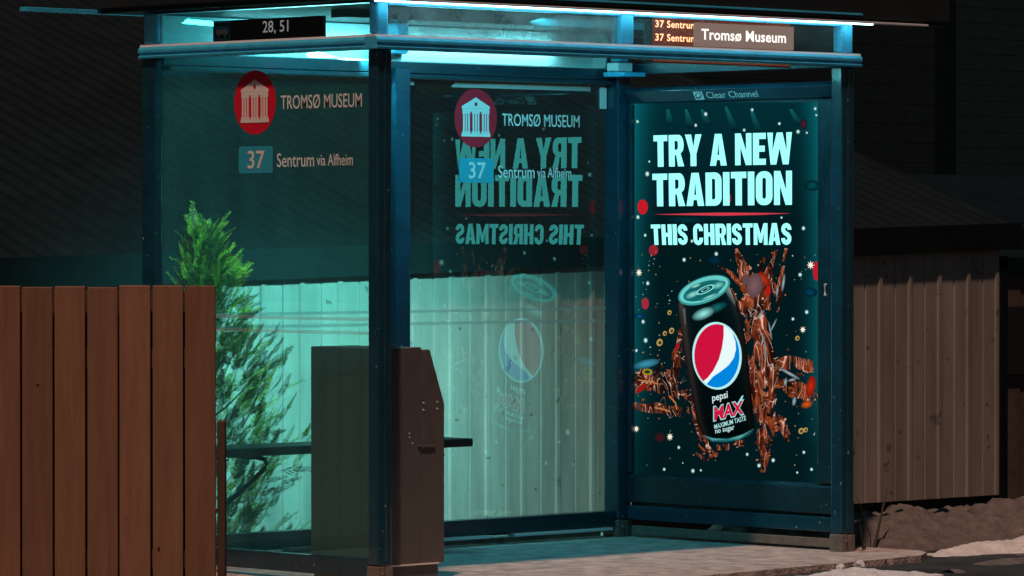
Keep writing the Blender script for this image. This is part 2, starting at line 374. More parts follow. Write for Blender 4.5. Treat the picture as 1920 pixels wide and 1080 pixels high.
def patch(x, y):
    cx = (x - 2.0) / .62; cyy = (y + .86) / .24
    return gz(x, y) - .045 + .075 * max(0, 1 - cx * cx - cyy * cyy) ** .5 + .03 * noise.noise((x * 5, y * 7, 2)) + .008 * fbm(x, y, 20)
tag(heightfield('snow_patch', M['snow'], 1.2, 2.8, -1.2, -.56, patch, 80, 36), 'thin snow patch along the kerb in the foreground', 'snow patch')
def slush(x, y): return gz(x, y) - .02 + .045 * noise.noise((x * 2.3, y * 5, 7)) + .012 * fbm(x, y, 12, 4)
tag(heightfield('slush', M['dsnow'], 2.6, 5.6, -2.0, -.42, slush, 130, 90), kind='stuff')
for (x, y, r_) in ((2.28, -.55, .022), (2.43, -.53, .028), (2.35, -.6, .014)):
    m = MB()
    bm = bmesh.new(); bmesh.ops.create_icosphere(bm, subdivisions=2, radius=r_)
    for v in bm.verts: v.co *= 1 + .35 * noise.noise(v.co * 60 + Vector((x * 9, 0, 0)))
    me = bpy.data.meshes.new('snow_lump'); bm.to_mesh(me); bm.free(); me.materials.append(M['snow'])
    o = bpy.data.objects.new('snow_lump', me); COL.objects.link(o); o.location = (x, y, gz(x, y) + r_ * .6)
    tag(o, {.022: 'middle-sized snow lump below the kerb', .028: 'largest snow lump below the kerb', .014: 'smallest snow lump below the kerb, out on the asphalt'}[r_], 'snow lump', 'snow lumps below the kerb')

# ================================================================== shed behind the shelter
shed = empty('shed', (2.6, 3.6, -.3), 'low beige ribbed shed with black corrugated roof behind the bus shelter', 'shed')
def sk(x): return (x - 7.1) * .024                    # the eaves run slightly out of level
XR = 8.26
m = MB(); P = .265; x = XR - 45 * P
prof = []
while x < XR - .01:
    prof += [(x, 0), (x + .105, 0), (x + .109, .008), (x + .117, .008), (x + .121, 0), (x + .222, 0), (x + .230, -.011), (x + .255, -.011)]
    x += P
prof.append((XR, 0))
for (xa, da), (xb, db) in zip(prof, prof[1:]):
    m.quad([(xa, 3.54 + da, -.10), (xb, 3.54 + db, -.10), (xb, 3.54 + db, 1.36 + sk(xb)), (xa, 3.54 + da, 1.36 + sk(xa))])
m.quad([(XR, 3.54, -.1), (XR, 9, -.1), (XR, 9, 1.34), (XR, 3.54, 1.34)])
x0 = XR - 45 * P; m.quad([(x0, 9, -.1), (x0, 3.54, -.1), (x0, 3.54, .95), (x0, 9, .95)])
m.build('wall', M['clad'], shed)
bx('foundation', (x0, XR - .02, 3.63, 9, -.6, -.1), M['found'], shed, 0)
m = MB(); m.box(XR, XR + .07, 3.525, 3.7, -.35, 1.34); m.build('corner_post', M['eave'], shed, .005)
m = MB()
a = [(x0 - .2, 3.49, 1.27 + sk(x0)), (x0 - .2, 3.507, 1.27 + sk(x0)), (x0 - .2, 3.507, 1.43 + sk(x0)), (x0 - .2, 3.49, 1.43 + sk(x0))]
b = [(8.42, p[1], p[2] - sk(x0) + sk(8.42)) for p in a]
a = [(p[0], p[1], p[2] + .08) for p in a]; b = [(p[0], p[1], p[2] + .08) for p in b]
m.prism(a, b); m.build('eave_board', M['eave'], shed)
m = MB(); pitch = .13; nst = 6; xx = [x0 - .2 + i * pitch / nst for i in range(int((8.42 - x0 + .2) / (pitch / nst)) + 1)]
rows = [3.508, 3.9, 4.6, 6, 8, 10.2]
for yy in rows:
    for i, x in enumerate(xx): m.v.append((x, yy, 1.478 + .354 * (yy - 3.461) + sk(x) * max(0, 1 - (yy - 3.44) / 5) + .016 * math.cos(i * 2 * math.pi / nst)))
k = len(xx)
for j in range(len(rows) - 1):
    for i in range(k - 1): m.f.append((j * k + i, j * k + i + 1, (j + 1) * k + i + 1, (j + 1) * k + i)); m.m.append(0)
m.build('roof', M['croof'], shed, smooth=True)
m = MB()                                              # verge board along the gable
m.prism([(8.40, 3.46, 1.38), (8.44, 3.46, 1.38), (8.44, 3.46, 1.50), (8.40, 3.46, 1.50)], [(8.40, 10.2, 3.76), (8.44, 10.2, 3.76), (8.44, 10.2, 3.88), (8.40, 10.2, 3.88)])
m.build('verge_board', M['eave'], shed)

# ================================================================== houses beyond
h = empty('dark_house', (11, 12, -1.2), 'tall dark brown house rising behind the shed roof', 'house')
m = MB()
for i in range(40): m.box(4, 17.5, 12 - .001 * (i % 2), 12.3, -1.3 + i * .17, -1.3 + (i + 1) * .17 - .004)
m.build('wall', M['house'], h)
bx('corner_board', (17.5, 17.74, 11.96, 12.32, -1.3, 5.5), M['croof'], h)
h = empty('grey_house', (22, 16, -1.2), 'dark grey house with pale plinth band at the right edge', 'house')
m = MB()
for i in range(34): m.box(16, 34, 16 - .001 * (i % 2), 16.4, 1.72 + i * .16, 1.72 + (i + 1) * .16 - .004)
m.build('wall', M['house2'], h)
bx('band', (16, 34, 15.93, 16.4, 1.60, 1.71), M['croof'], h)
bx('plinth', (16, 34, 15.99, 16.4, -1.4, 1.59), M['house2'], h)
h = empty('brown_outbuilding', (11.5, 5, -.5), 'brown boarded outbuilding just right of the beige shed', 'outbuilding')
m = MB()
for i in range(34): m.box(9.2 + i * .17, 9.2 + (i + 1) * .17 - .006, 5 - .008 * (i % 2), 5.3, -.7, 1.22)
m.build('wall', M['hbrown'], h)
m = MB(); m.prism([(9.1, 4.96, 1.22), (9.1, 7.2, 1.8), (9.1, 7.2, 1.9), (9.1, 4.96, 1.32)], [(15.2, 4.96, 1.22), (15.2, 7.2, 1.8), (15.2, 7.2, 1.9), (15.2, 4.96, 1.32)])
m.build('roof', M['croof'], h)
bx('window', (9.9, 10.5, 4.965, 5.0, .55, 1.0), M['black'], h)

# ================================================================== conifer
tree = empty('conifer', (1.22, 2.6, -.22), 'small bushy green conifer behind the shelter glass', 'tree')
m = MB(); m.tube([(1.22, 2.6, -.25), (1.21, 2.6, .5), (1.2, 2.6, 1.1), (1.16, 2.6, 1.6)], [.035, .028, .018, .004], 8)
rb_ = random.Random(8)
for i in range(34):
    z = rb_.uniform(.05, 1.3); a = rb_.uniform(0, 6.28); L_ = .34 * min(1, (1.5 - z)) * rb_.uniform(.6, 1); c, q = math.cos(a), math.sin(a)
    m.tube([(1.21, 2.6, z), (1.21 + c * L_ * .5, 2.6 + q * L_ * .5, z + L_ * .35), (1.21 + c * L_, 2.6 + q * L_, z + L_ * .85)], [.008, .005, .002], 5)
m.build('trunk', M['bark'], tree)
m = MB(); rnd = random.Random(3)
def spray(base, d, L, wdt):
    """a flat fan of scale-leaf twigs along direction d"""
    d = d.normalized(); side = d.cross(Vector((rnd.uniform(-.4, .4), rnd.uniform(-.4, .4), 1))).normalized()
    if rnd.random() < .5: side = (side + d.cross(side) * rnd.uniform(-.9, .9)).normalized()
    nk = 11
    for k in range(nk):
        t = (k + .6) / nk; p = base + d * (L * t)
        for sg in (-1, 1):
            tl = L * .36 * (1 - t * .7) * rnd.uniform(.7, 1.15)
            dd = (d * .75 + side * sg * .75 + Vector((0, 0, rnd.uniform(-.05, .2)))).normalized()
            nrm = dd.cross(side).cross(dd).normalized() if dd.cross(side).length > .01 else side
            w = wdt * rnd.uniform(.7, 1.2); e = p + dd * tl; mid = p + dd * tl * .55
            m.quad([p, mid + nrm * w, e, mid - nrm * w])
    nn = side * wdt * .5; m.quad([base - nn, base + nn, base + d * L * 1.06 + nn * .2, base + d * L * 1.06 - nn * .2])
def crown_r(z): return .44 * min(1, max(0, (1.52 - z) / 1.0)) ** 1.0 * (1 - .12 * max(0, .4 - z))
for i in range(1600):
    z = -.05 + 1.52 * rnd.random() ** 1.05; a = rnd.uniform(0, 2 * math.pi); r = crown_r(z) * math.sqrt(rnd.uniform(.08, 1)) * (.95 + .55 * noise.noise((math.cos(a) * 1.6, math.sin(a) * 1.6, z * 3.2)))
    b = Vector((1.25 + r * math.cos(a), 2.6 + r * math.sin(a), z))
    d = Vector((math.cos(a), math.sin(a), rnd.uniform(.2, 2.2)))
    spray(b, d, rnd.uniform(.06, .15), .0033)
for i in range(26):
    z = rnd.uniform(1.2, 1.47); a = rnd.uniform(0, 6.28); r = crown_r(z) * .4
    spray(Vector((1.17 + r * math.cos(a), 2.6 + r * math.sin(a), z)), Vector((math.cos(a) * .3, math.sin(a) * .3, 1)), rnd.uniform(.07, .13), .005)
spray(Vector((1.62, 2.5, .33)), Vector((.5, -.28, .02)), .26, .006)
spray(Vector((1.17, 2.6, 1.48)), Vector((-.08, 0, 1)), .15, .003)
m.build('crown', M['leaf'], tree)

# ================================================================== bus shelter
W, D = 2.98, 1.52
sh = empty('bus_shelter', (1.49, .76, 0), 'blue glazed bus shelter with lit cyan fascia on the pavement', 'bus shelter')
def part(name, dims, mt, bevel=.004, parent=None): return bx(name, dims, mt, parent or sh, bevel)
# posts, each with a bolted foot
for (x0_, x1_, y0_, y1_) in ((0, .08, 0, .062), (2.90, 2.985, 0, .07), (-.012, .03, 1.45, 1.545), (1.425, 1.52, 1.45, 1.55), (2.89, 2.98, 1.45, 1.55)):
    mm = MB(); mm.box(x0_, x1_, y0_, y1_, .085, 2.25); xm = (x0_ + x1_) / 2
    if y0_ < .5: mm.box(xm - .008, xm + .008, y0_ - .006, y0_ + .01, .1, 2.24)       # glazing rib
    o = mm.build('post', M['blue'], sh, .007)
    f = MB(); f.box(x0_ - .004, xm - .004, y0_ - .004, y1_ + .004, -.02, .082); f.box(xm + .004, x1_ + .004, y0_ - .004, y1_ + .004, -.02, .078)
    f.tube([(xm - .02, y0_ - .002, .05), (xm - .02, y0_ - .014, .05)], .008, 6)
    f.build('foot', M['foot'], o, .004)
# fascia mullions above the rail
for (x0_, x1_, y0_, y1_) in ((.002, .066, .002, .06), (1.45, 1.53, .0, .06), (2.90, 2.978, .0, .06), (-.008, .03, 1.46, 1.54), (1.43, 1.52, 1.46, 1.52), (2.9, 2.98, 1.46, 1.52)):
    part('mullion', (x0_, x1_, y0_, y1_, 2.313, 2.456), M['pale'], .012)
# rails: a stepped profile swept round
def rail(p, q, out, mt='rail', lit_top=True):
    p, q, out = Vector(p), Vector(q), Vector(out); mm = MB()
    pr = [(-.05, 0), (.028, 0), (.030, .012), (.024, .014), (.024, .024), (.030, .026), (.030, .040), (.022, .052), (-.05, .052)]
    mm.prism([p + out * a + Vector((0, 0, b)) for a, b in pr], [q + out * a + Vector((0, 0, b)) for a, b in pr])
    o = mm.build('rail', M[mt], sh, .0025)
    if not lit_top: return
    mm = MB(); pr = [(-.045, .0525), (.018, .0525), (.016, .062), (-.045, .062)]  # added white strip stands for light caught along the rail top
    mm.prism([p + out * a + Vector((0, 0, b)) for a, b in pr], [q + out * a + Vector((0, 0, b)) for a, b in pr]); mm.build('lit_top', M['silver'], o)
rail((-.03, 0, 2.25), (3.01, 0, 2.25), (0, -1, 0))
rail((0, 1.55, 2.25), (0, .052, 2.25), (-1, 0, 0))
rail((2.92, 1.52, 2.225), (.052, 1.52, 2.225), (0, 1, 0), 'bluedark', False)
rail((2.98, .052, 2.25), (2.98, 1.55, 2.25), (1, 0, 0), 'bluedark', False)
part('bottom_rail', (.01, .06, .065, 1.448, .03, .108), M['bluedark'])
part('bottom_rail', (.092, 1.423, 1.465, 1.545, .055, .126), M['bluedark'])
part('bottom_rail', (1.522, 2.888, 1.465, 1.545, .055, .126), M['bluedark'])
part('top_rail', (1.522, 2.888, 1.47, 1.545, 2.20, 2.223), M['bluedark'])
part('top_rail', (.092, 1.423, 1.47, 1.545, 2.20, 2.223), M['bluedark'])
for xa, xb in ((.12, .62), (.78, 1.40), (1.60, 2.05), (2.2, 2.86)):                  # shims and light strips under the back rail
    mm = MB(); mm.box(xa, xb, 1.455, 1.51, .034, .048); mm.build('base_strip', M['silver'], sh, .002)
part('kerb_strip', (.1, 2.88, 1.556, 1.66, -.02, .028), M['kerb'], .006)
# panes
gl_side = part('side_pane', (.030, .036, .064, 1.448, .11, 2.248), M['glassl'], 0)
gl_r1 = part('rear_pane', (.032, 1.423, 1.532, 1.538, .127, 2.199), M['glass'], 0)
gl_r2 = part('rear_pane', (1.522, 2.888, 1.532, 1.538, .127, 2.199), M['glass'], 0)
part('fascia_pane', (.068, 1.448, .030, .035, 2.313, 2.436), M['glassf'], 0)
part('fascia_pane', (1.532, 2.898, .030, .035, 2.313, 2.436), M['glassg'], 0)
part('fascia_pane', (.030, .035, .062, 1.458, 2.313, 2.445), M['glass'], 0)
for xa, xb in ((.068, 1.448), (1.532, 2.898)):
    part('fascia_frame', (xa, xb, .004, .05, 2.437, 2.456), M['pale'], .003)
part('fascia_frame', (.004, .05, .062, 1.458, 2.447, 2.456), M['blue'], .003)
# roof
roof = part('roof', (-.08, 3.62, -.04, 1.78, 2.475, 2.62), M['roofs'], .006)
part('underside', (-.065, 3.605, -.025, 1.765, 2.458, 2.474), M['roofu'], .002, roof)
part('drip_edge', (-.08, 3.45, -.052, -.026, 2.452, 2.462), M['silver'], .002, roof)
el_ = MB(); el_.box(-.05, 3.06, -.049, -.036, 2.4465, 2.4515); el_.build('edge_light', M['edge'], roof)
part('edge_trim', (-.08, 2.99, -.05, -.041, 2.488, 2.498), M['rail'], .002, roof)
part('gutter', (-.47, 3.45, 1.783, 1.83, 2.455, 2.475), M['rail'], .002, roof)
# light boxes in the back fascia: open fronted trays with a tube each, and a lens facing back
for xa, xb, ta, tb in ((.09, 1.425, .55, 1.38), (1.53, 2.89, 1.56, 2.6)):
    mm = MB(); mm.box(xa, xb, 1.62, 1.63, 2.28, 2.452); mm.box(xa, xb, 1.53, 1.619, 2.275, 2.285); mm.box(xa, xa + .008, 1.53, 1.619, 2.286, 2.452); mm.box(xb - .008, xb, 1.53, 1.619, 2.286, 2.452)
    lb = mm.build('light_box', M['white'], sh)
    t = MB(); t.tube([(ta, 1.585, 2.365), (tb, 1.585, 2.365)], .013, 12); t.build('tube', M['tube'], lb)
    g = MB(); g.box(xa, xb, 1.522, 1.527, 2.29, 2.456); g.build('front_pane', M['glass'], lb)
    r_ = MB(); r_.prism([(xa + .3, 1.635, 2.36), (xa + .3, 1.66, 2.385), (xa + .3, 1.70, 2.345), (xa + .3, 1.675, 2.32)], [(xb - .05, 1.635, 2.36), (xb - .05, 1.66, 2.385), (xb - .05, 1.70, 2.345), (xb - .05, 1.675, 2.32)])
    r_.build('rear_housing', M['white'], lb)
    r_ = MB(); r_.quad([(xa + .31, 1.6785, 2.3185), (xb - .06, 1.6785, 2.3185), (xb - .06, 1.7035, 2.3435), (xa + .31, 1.7035, 2.3435)])
    r_.build('rear_lens', M['rear'], lb)
    if xa < 1: part('added_cut_off', (xa + .3, xb, 1.757, 1.762, 2.266, 2.40), M['bluedark'], .001, lb)  # unseen lip added to keep the left rear lamp off the eave
# ceiling lamp: a slim housing let into the underside
cm = MB(); cm.box(.45, 2.55, .705, .71, 2.424, 2.4575); cm.box(.45, 2.55, .79, .795, 2.446, 2.4575); cm.box(.445, .4495, .705, .795, 2.424, 2.4575); cm.box(2.5505, 2.555, .705, .795, 2.424, 2.4575)
cl_ = cm.build('ceiling_lamp', M['roofu'], sh)
mm = MB(); mm.quad([(.47, .735, 2.452), (.47, .765, 2.452), (2.53, .765, 2.452), (2.53, .735, 2.452)]); mm.build('lens', M['ceil'], cl_)
# the lamp behind the right-hand back lens, shining down at the shed
for loc, dr_, en, spread, size in (((2.45, 1.708, 2.315), (.12, .66, -.76), 77, 92, .8), ((.95, 1.708, 2.315), (.40, .46, -.82), 34, 84, .8), ((1.5, .75, 2.4505), (.2, .5, -.84), 25, 178, 2.06)):
    al = bpy.data.lights.new('rear_lamp' if loc[1] > 1 else 'ceiling_light', 'AREA'); al.shape = 'RECTANGLE'; al.size = size; al.size_y = .04; al.energy = en; al.color = (.25, 1, .97) if loc[1] > 1 else (.10, .82, 1); al.spread = R(spread)
    ao = bpy.data.objects.new('rear_lamp', al); COL.objects.link(ao); ao.location = loc; ao.rotation_euler = Vector(dr_).to_track_quat('-Z', 'Y').to_euler()
# small fittings
part('sensor', (2.80, 2.90, 1.36, 1.44, 2.262, 2.305), M['white'], .006)
part('bracket', (2.78, 2.93, 1.30, 1.445, 2.236, 2.258), M['rail'], .004)

# ---- lettering on the panes
def emblem(parent, P):
    """P(u, v): metres right and up from the disc centre -> point on the pane, third value lifts it off the glass"""
    mm = MB(); r = .139
    ring = [(r * math.cos(2 * math.pi * k / 48), r * math.sin(2 * math.pi * k / 48)) for k in range(48)]
    mm.quad([P(a, b, .0015) for a, b in ring], 0)
    def pl(pts): mm.quad([P(a, b, .003) for a, b in pts], 1)
    def rc(a0, b0, a1, b1): pl([(a0, b0), (a1, b0), (a1, b1), (a0, b1)])
    hole = [(.009 * math.cos(k * math.pi / 6), .066 + .010 * math.sin(k * math.pi / 6)) for k in range(12)]
    v, f = curve_fill([[(-.092, .045), (.092, .045), (.092, .055), (0, .098), (-.092, .055)], hole])
    put(mm, (v, f), lambda a, b: P(a, b, .003), 1)
    rc(-.088, .030, .088, .0445)
    for c in (-.062, 0, .062):
        rc(c - .026, .020, c + .026, .0295)
        for q in (-.0165, 0, .0165): rc(c + q - .0058, -.062, c + q + .0058, .0195)
        rc(c - .027, -.072, c + .027, -.0625)
    rc(-.094, -.088, .094, -.0725)
    return mm.build('emblem', [M['red'], M['decal']], parent)
def lettering(parent, s, P, u0, v0, u1, v1, mt, bold=.006, name='lettering'):
    mm = MB(); put(mm, text_mesh(s, bold), lambda a, b: P(u0 + (u1 - u0) * a, v0 + (v1 - v0) * b, .003)); return mm.build(name, mt, parent)
def badge(parent, P, u0, v0, u1, v1):
    mm = MB(); v, f = curve_fill([rrect(u0, v0, u1, v1, .012)]); put(mm, (v, f), lambda a, b: P(a, b, .0015))
    w = u1 - u0; h_ = v1 - v0
    put(mm, text_mesh('37', .012), lambda a, b: P(u0 + w * (.27 + .5 * a), v0 + h_ * (.16 + .68 * b), .003), 1)
    return mm.build('route_badge', [M['cyan'], M['decal']], parent)
def sign_set(parent, P, grey):
    emblem(parent, P)
    lettering(parent, 'TROMSØ MUSEUM', P, .172, -.034, .692, .026, grey)
    badge(parent, P, -.108, -.306, .117, -.190)
    lettering(parent, 'Sentrum', P, .146, -.282, .388, -.222, M['decal'])
    lettering(parent, 'via Alfheim', P, .405, -.279, .635, -.229, M['decal'], .004)
sign_set(gl_side, lambda u, v, d: Vector((.030 - d, .822 - u, 2.045 + v)), M['decal'])
sign_set(gl_r2, lambda u, v, d: Vector((2.012 + u, 1.532 - d, 2.025 + v)), M['decal'])
def stripes(parent, P, u0, u1):
    mm = MB()
    for z in (1.055, 1.113): mm.quad([P(u0, z - .0075), P(u1, z - .0075), P(u1, z + .0075), P(u0, z + .0075)])
    return mm.build('stripe', M['stripe'], parent)
stripes(gl_r2, lambda u, z: (u, 1.5305, z), 1.524, 2.886)
stripes(gl_r1, lambda u, z: (u, 1.5305, z), .034, 1.421)
stripes(gl_side, lambda u, z: (.0285, u, z + .004), .066, 1.446)
mm = MB(); mm.box(1.87, 2.775, 1.525, 1.5305, 2.168, 2.192); mm.box(1.855, 1.8695, 1.525, 1.5305, 2.168, 2.181); mm.build('strip_reflection', M['decalgrey'], gl_r2)  # pale strip laid on the pane as a painted reflection
mm = MB(); mm.box(2.843, 2.884, 1.524, 1.5305, 2.085, 2.19); mm.build('edge_patch', M['decal'], gl_r2)  # small pale upright patch near the right edge of the pane
mm = MB(); mm.box(1.575, 1.61, 1.524, 1.5305, 2.172, 2.19); mm.build('corner_tag', M['decalgrey'], gl_r2)

# ================================================================== signs and display in the fascia
# route number board on the left fascia
rb = empty('route_board', (0, .71, 2.31), 'black route board reading 28, 51 on the left fascia', 'sign')
PL = lambda y, z, d=0: Vector((.004 - d, y, z))
bx('board', (.006, .024, .352, 1.077, 2.312, 2.403), M['black'], rb, .003)
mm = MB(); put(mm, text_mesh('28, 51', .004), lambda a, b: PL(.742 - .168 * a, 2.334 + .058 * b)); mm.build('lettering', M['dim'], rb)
mm = MB()
y0, y1, z0, z1 = 1.065, .96, 2.321, 2.397
for a, b, c, d in ((y0, y1, z0, z0 + .004), (y0, y1, z1 - .004, z1), (y0, y0 - .005, z0 + .0042, z1 - .0042), (y1 + .005, y1, z0 + .0042, z1 - .0042)): mm.quad([PL(a, c), PL(b, c), PL(b, d), PL(a, d)], 0)
v, f = curve_fill([rrect(0, 0, .082, .022, .005)]); put(mm, (v, f), lambda a, b: PL(1.054 - a, 2.343 + b), 1)
for k in range(5): mm.quad([PL(1.050 - k * .0155, 2.3665), PL(1.038 - k * .0155, 2.3665), PL(1.038 - k * .0155, 2.380), PL(1.050 - k * .0155, 2.380)], 0)
for c in (1.036, .992):
    mm.quad([PL(c + .007 * math.cos(k * .6283), 2.337 + .005 * math.sin(k * .6283)) for k in range(10)], 1)
mm.build('bus_pictogram', [M['cyan'], M['decalgrey']], rb)
# stop name sign
ns = empty('stop_name_sign', (2.25, 0, 2.31), 'grey backlit sign reading Tromsø Museum in the front fascia', 'sign')
bx('board', (1.93, 2.575, .004, .026, 2.318, 2.424), M['grey'], ns, .004)
mm = MB()
for dz in (0,): put(mm, text_mesh('Tromsø Museum', .022, 1.03), lambda a, b: (1.958 + .56 * a, .001, 2.345 + .052 * b))
mm.build('lettering', M['sign'], ns)
# LED departures
ld = empty('departure_display', (2.1, .09, 2.245), 'orange LED departure display behind the front fascia glass', 'display')
bx('casing', (1.70, 2.62, .062, .11, 2.24, 2.45), M['black'], ld, .004)
mm = MB(); mm.quad([(1.705, .0605, 2.245), (2.615, .0605, 2.245), (2.615, .0605, 2.446), (1.705, .0605, 2.446)])
mm.quad([(2.615, .1115, 2.245), (1.705, .1115, 2.245), (1.705, .1115, 2.446), (2.615, .1115, 2.446)]); mm.build('screen', M['ledface'], ld)
def led_text(t, fn, bold=.012):
    mm = MB(); put(mm, text_mesh(t, bold, 1.08), fn); mm.build('lettering', M['led'], ld)
for k in range(3):
    z = 2.398 - .06 * k
    led_text('37', lambda a, b: (1.722 + .055 * a, .059, z + .032 * b)); led_text('Sentrum', lambda a, b: (1.797 + .19 * a, .059, z + .032 * b))
    led_text('22:18', lambda a, b: (2.45 + .11 * a, .059, z + .03 * b))
    led_text('37 Sentrum', lambda a, b: (2.56 - .28 * a, .113, z + .032 * b)); led_text('22:18', lambda a, b: (1.92 - .12 * a, .113, z + .032 * b))

# ================================================================== advertising panel (right end wall)
ad = empty('advertising_panel', (2.98, .79, .09), 'lit drinks poster case closing the right end of the bus shelter', 'advertising panel')
bx('case', (2.976, 3.05, .085, 1.445, .11, 2.19), M['bluedark'], ad, .004)
mm = MB()
for (a, b, c, d) in ((.085, .196, .3105, 2.107), (1.418, 1.446, .3105, 2.107)):
    mm = MB(); mm.box(2.945, 2.9745, a, b, c, d); mm.build('side_frame', M['bluedark'], ad, .006)
mm = MB()
mm.prism([(2.9755, .085, 2.108), (2.955, .085, 2.114), (2.925, .085, 2.165), (2.932, .085, 2.182), (2.9755, .085, 2.19)], [(2.9755, 1.446, 2.108), (2.955, 1.446, 2.114), (2.925, 1.446, 2.165), (2.932, 1.446, 2.182), (2.9755, 1.446, 2.19)])
hd = mm.build('header', M['blue'], ad, .003)
mm = MB()
mm.prism([(2.9755, .085, .31), (2.955, .085, .305), (2.948, .085, .29), (2.948, .085, .17), (2.9755, .085, .165)], [(2.9755, 1.446, .31), (2.955, 1.446, .305), (2.948, 1.446, .29), (2.948, 1.446, .17), (2.9755, 1.446, .165)])
mm.build('lower_panel', M['bluedark'], ad, .003)
mm = MB(); mm.box(2.94, 2.99, .075, 1.44, .085, .155); mm.build('sill', M['blue'], ad, .006)
mm = MB(); mm.box(2.95, 2.99, .12, 1.42, .012, .055); mm.build('base_strip', M['foot'], ad, .004)
mm = MB(); mm.tube([(2.944, .14, 1.24), (2.938, .14, 1.24), (2.938, .14, 1.19), (2.944, .14, 1.19)], .006, 8); mm.build('lock', M['silver'], ad)
# header lettering on the sloping face
def HP(y, t, d=.002):                                    # t 0..1 up the slope of the header
    a = Vector((2.955, 0, 2.114)); b = Vector((2.925, 0, 2.165)); p = a + (b - a) * t; nrm = Vector((-.86, 0, -.507)); p += nrm * d; p.y = y; return p
mm = MB(); put(mm, text_mesh('Clear Channel', .004), lambda a, b: HP(.905 - .335 * a, .22 + .6 * b)); mm.build('lettering', M['white'], hd)
mm = MB(); mm.quad([HP(.985, .12), HP(.925, .12), HP(.925, .88), HP(.985, .88)], 0)
mm.quad([HP(.955 + .026 * math.cos(k * .5236 + .5) * (1 + .15 * math.sin(k)), .52 + .3 * math.sin(k * .5236), .003) for k in range(12)], 1)
mm.quad([HP(.953 + .017 * math.cos(k * .5236 + .5), .56 + .2 * math.sin(k * .5236), .004) for k in range(12)], 0)
mm.build('mark', [M['white'], M['blue']], hd)

# ---- the printed poster: artwork measured on the print, 345 units across by 590 high
def PP(px, py, layer=0):
    t = (px - 1190) / 345
    return Vector((2.9745 - .0003 * layer, 1.425 - 1.208 * t, 1.836 - .014 * t - (py - 300) / (384.4 + 16 * t)))
class Ink:
    def __init__(s, lift=0): s.mb = MB(); s.c = []; s.lift = lift
    def poly(s, pts, col, layer, cols=None):
        s.mb.quad([PP(x, y, layer + s.lift) for x, y in pts]); s.c += [lin(c) for c in (cols or [col] * len(pts))]
    def vf(s, vf, fn, col, layer):
        v, f = vf
        for q in f: s.poly([fn(*v[i]) for i in q], col, layer)
    def ell(s, cx, cy_, rx, ry, col, layer, rot=0, n=20, edge=None):
        ca, sa = math.cos(R(rot)), math.sin(R(rot))
        ring = [(cx + rx * math.cos(2 * math.pi * k / n) * ca - ry * math.sin(2 * math.pi * k / n) * sa, cy_ + rx * math.cos(2 * math.pi * k / n) * sa + ry * math.sin(2 * math.pi * k / n) * ca) for k in range(n)]
        if edge is None: s.poly(ring, col, layer)
        else:
            for k in range(n): s.poly([(cx, cy_), ring[k], ring[(k + 1) % n]], col, layer, [col, edge, edge])
    def build(s, name, parent, mt=None):
        o = s.mb.build(name, mt or M['print'], parent); a = o.data.color_attributes.new('ink', 'FLOAT_COLOR', 'CORNER')
        flat = []
        for p in o.data.polygons:
            for vi in p.vertices: flat += [*s.c[vi], 1]
        a.data.foreach_set('color', flat); return o
BGC = (2, 27, 32)
ink = Ink()
def bgcol(px, py):  # lightbox glow at both side edges is put into the print colours
    t = (px - 1186) / 352; e = max(0, 1 - t / .16) ** 1.6 + max(0, 1 - (1 - t) / .13) ** 1.6; up = max(0, (430 - py) / 260)
    dn = min(1, max(0, (py - 700) / 150)); k = 1 - .75 * dn
    return (2 + 4 * e * k, 25 + (78 * e * .75 + 22 * up) * k, 30 + (80 * e * .75 + 24 * up) * k)
gx = [1183 + 357 * i / 36 for i in range(37)]; gy = [192 + 724 * j / 40 for j in range(41)]
for i in range(36):
    for j in range(40):
        q = [(gx[i], gy[j + 1]), (gx[i + 1], gy[j + 1]), (gx[i + 1], gy[j]), (gx[i], gy[j])]; ink.poly(q, None, 0, [bgcol(*p) for p in q])
for (a, b, c, d) in ((1290, 205, 1302, 240), (1320, 205, 1335, 235), (1365, 200, 1385, 245), (1412, 205, 1430, 250), (1485, 205, 1505, 235), (1255, 205, 1262, 235)):
    ink.poly([(a - 2, b), (a + 3, b), (c + 6, d), (c - 10, d)], None, 1, [(16, 92, 98)] * 2 + [BGC] * 2)
poster = ink.build('poster', ad)
# falling lights and confetti
ink = Ink()
for (x, y, rx, ry, c) in ((1207, 388, 10, 14, (196, 26, 40)), (1228, 469, 9, 10, (150, 34, 46)), (1212, 569, 7, 11, (160, 42, 58)), (1240, 820, 11, 10, (74, 16, 20)), (1509, 233, 6, 10, (90, 22, 50)), (1372, 372, 4, 9, (130, 30, 50)), (1200, 593, 10, 5, (0, 92, 140)), (1521, 548, 13, 9, (0, 66, 96)), (1345, 488, 14, 9, (0, 44, 66)), (1290, 412, 40, 7, (2, 50, 58)), (1525, 348, 14, 10, (2, 78, 84)), (1532, 508, 6, 18, (190, 24, 44))):
    ink.ell(x, y, rx, ry, c, 2, 0, 18, None if c[0] > 120 else BGC)
stars = [(1197, 228, 4), (1328, 214, 5), (1309, 235, 4), (1415, 206, 4), (1400, 244, 4), (1465, 232, 4), (1499, 247, 5), (1530, 204, 4), (1532, 216, 3), (1515, 249, 3), (1220, 303, 3), (1216, 326, 6), (1198, 407, 5), (1212, 441, 4), (1302, 452, 4), (1287, 487, 5), (1348, 476, 5), (1200, 511, 8), (1217, 531, 5), (1509, 428, 5), (1522, 497, 9), (1503, 515, 5), (1208, 603, 5), (1213, 638, 6), (1195, 657, 4), (1515, 585, 5), (1508, 618, 7), (1490, 598, 4), (1195, 804, 7), (1260, 819, 8), (1277, 839, 4), (1249, 880, 4), (1304, 883, 5), (1319, 882, 3), (1406, 852, 4), (1454, 863, 5), (1428, 873, 5), (1510, 848, 4), (1498, 886, 3), (1524, 880, 4), (1469, 408, 3)]
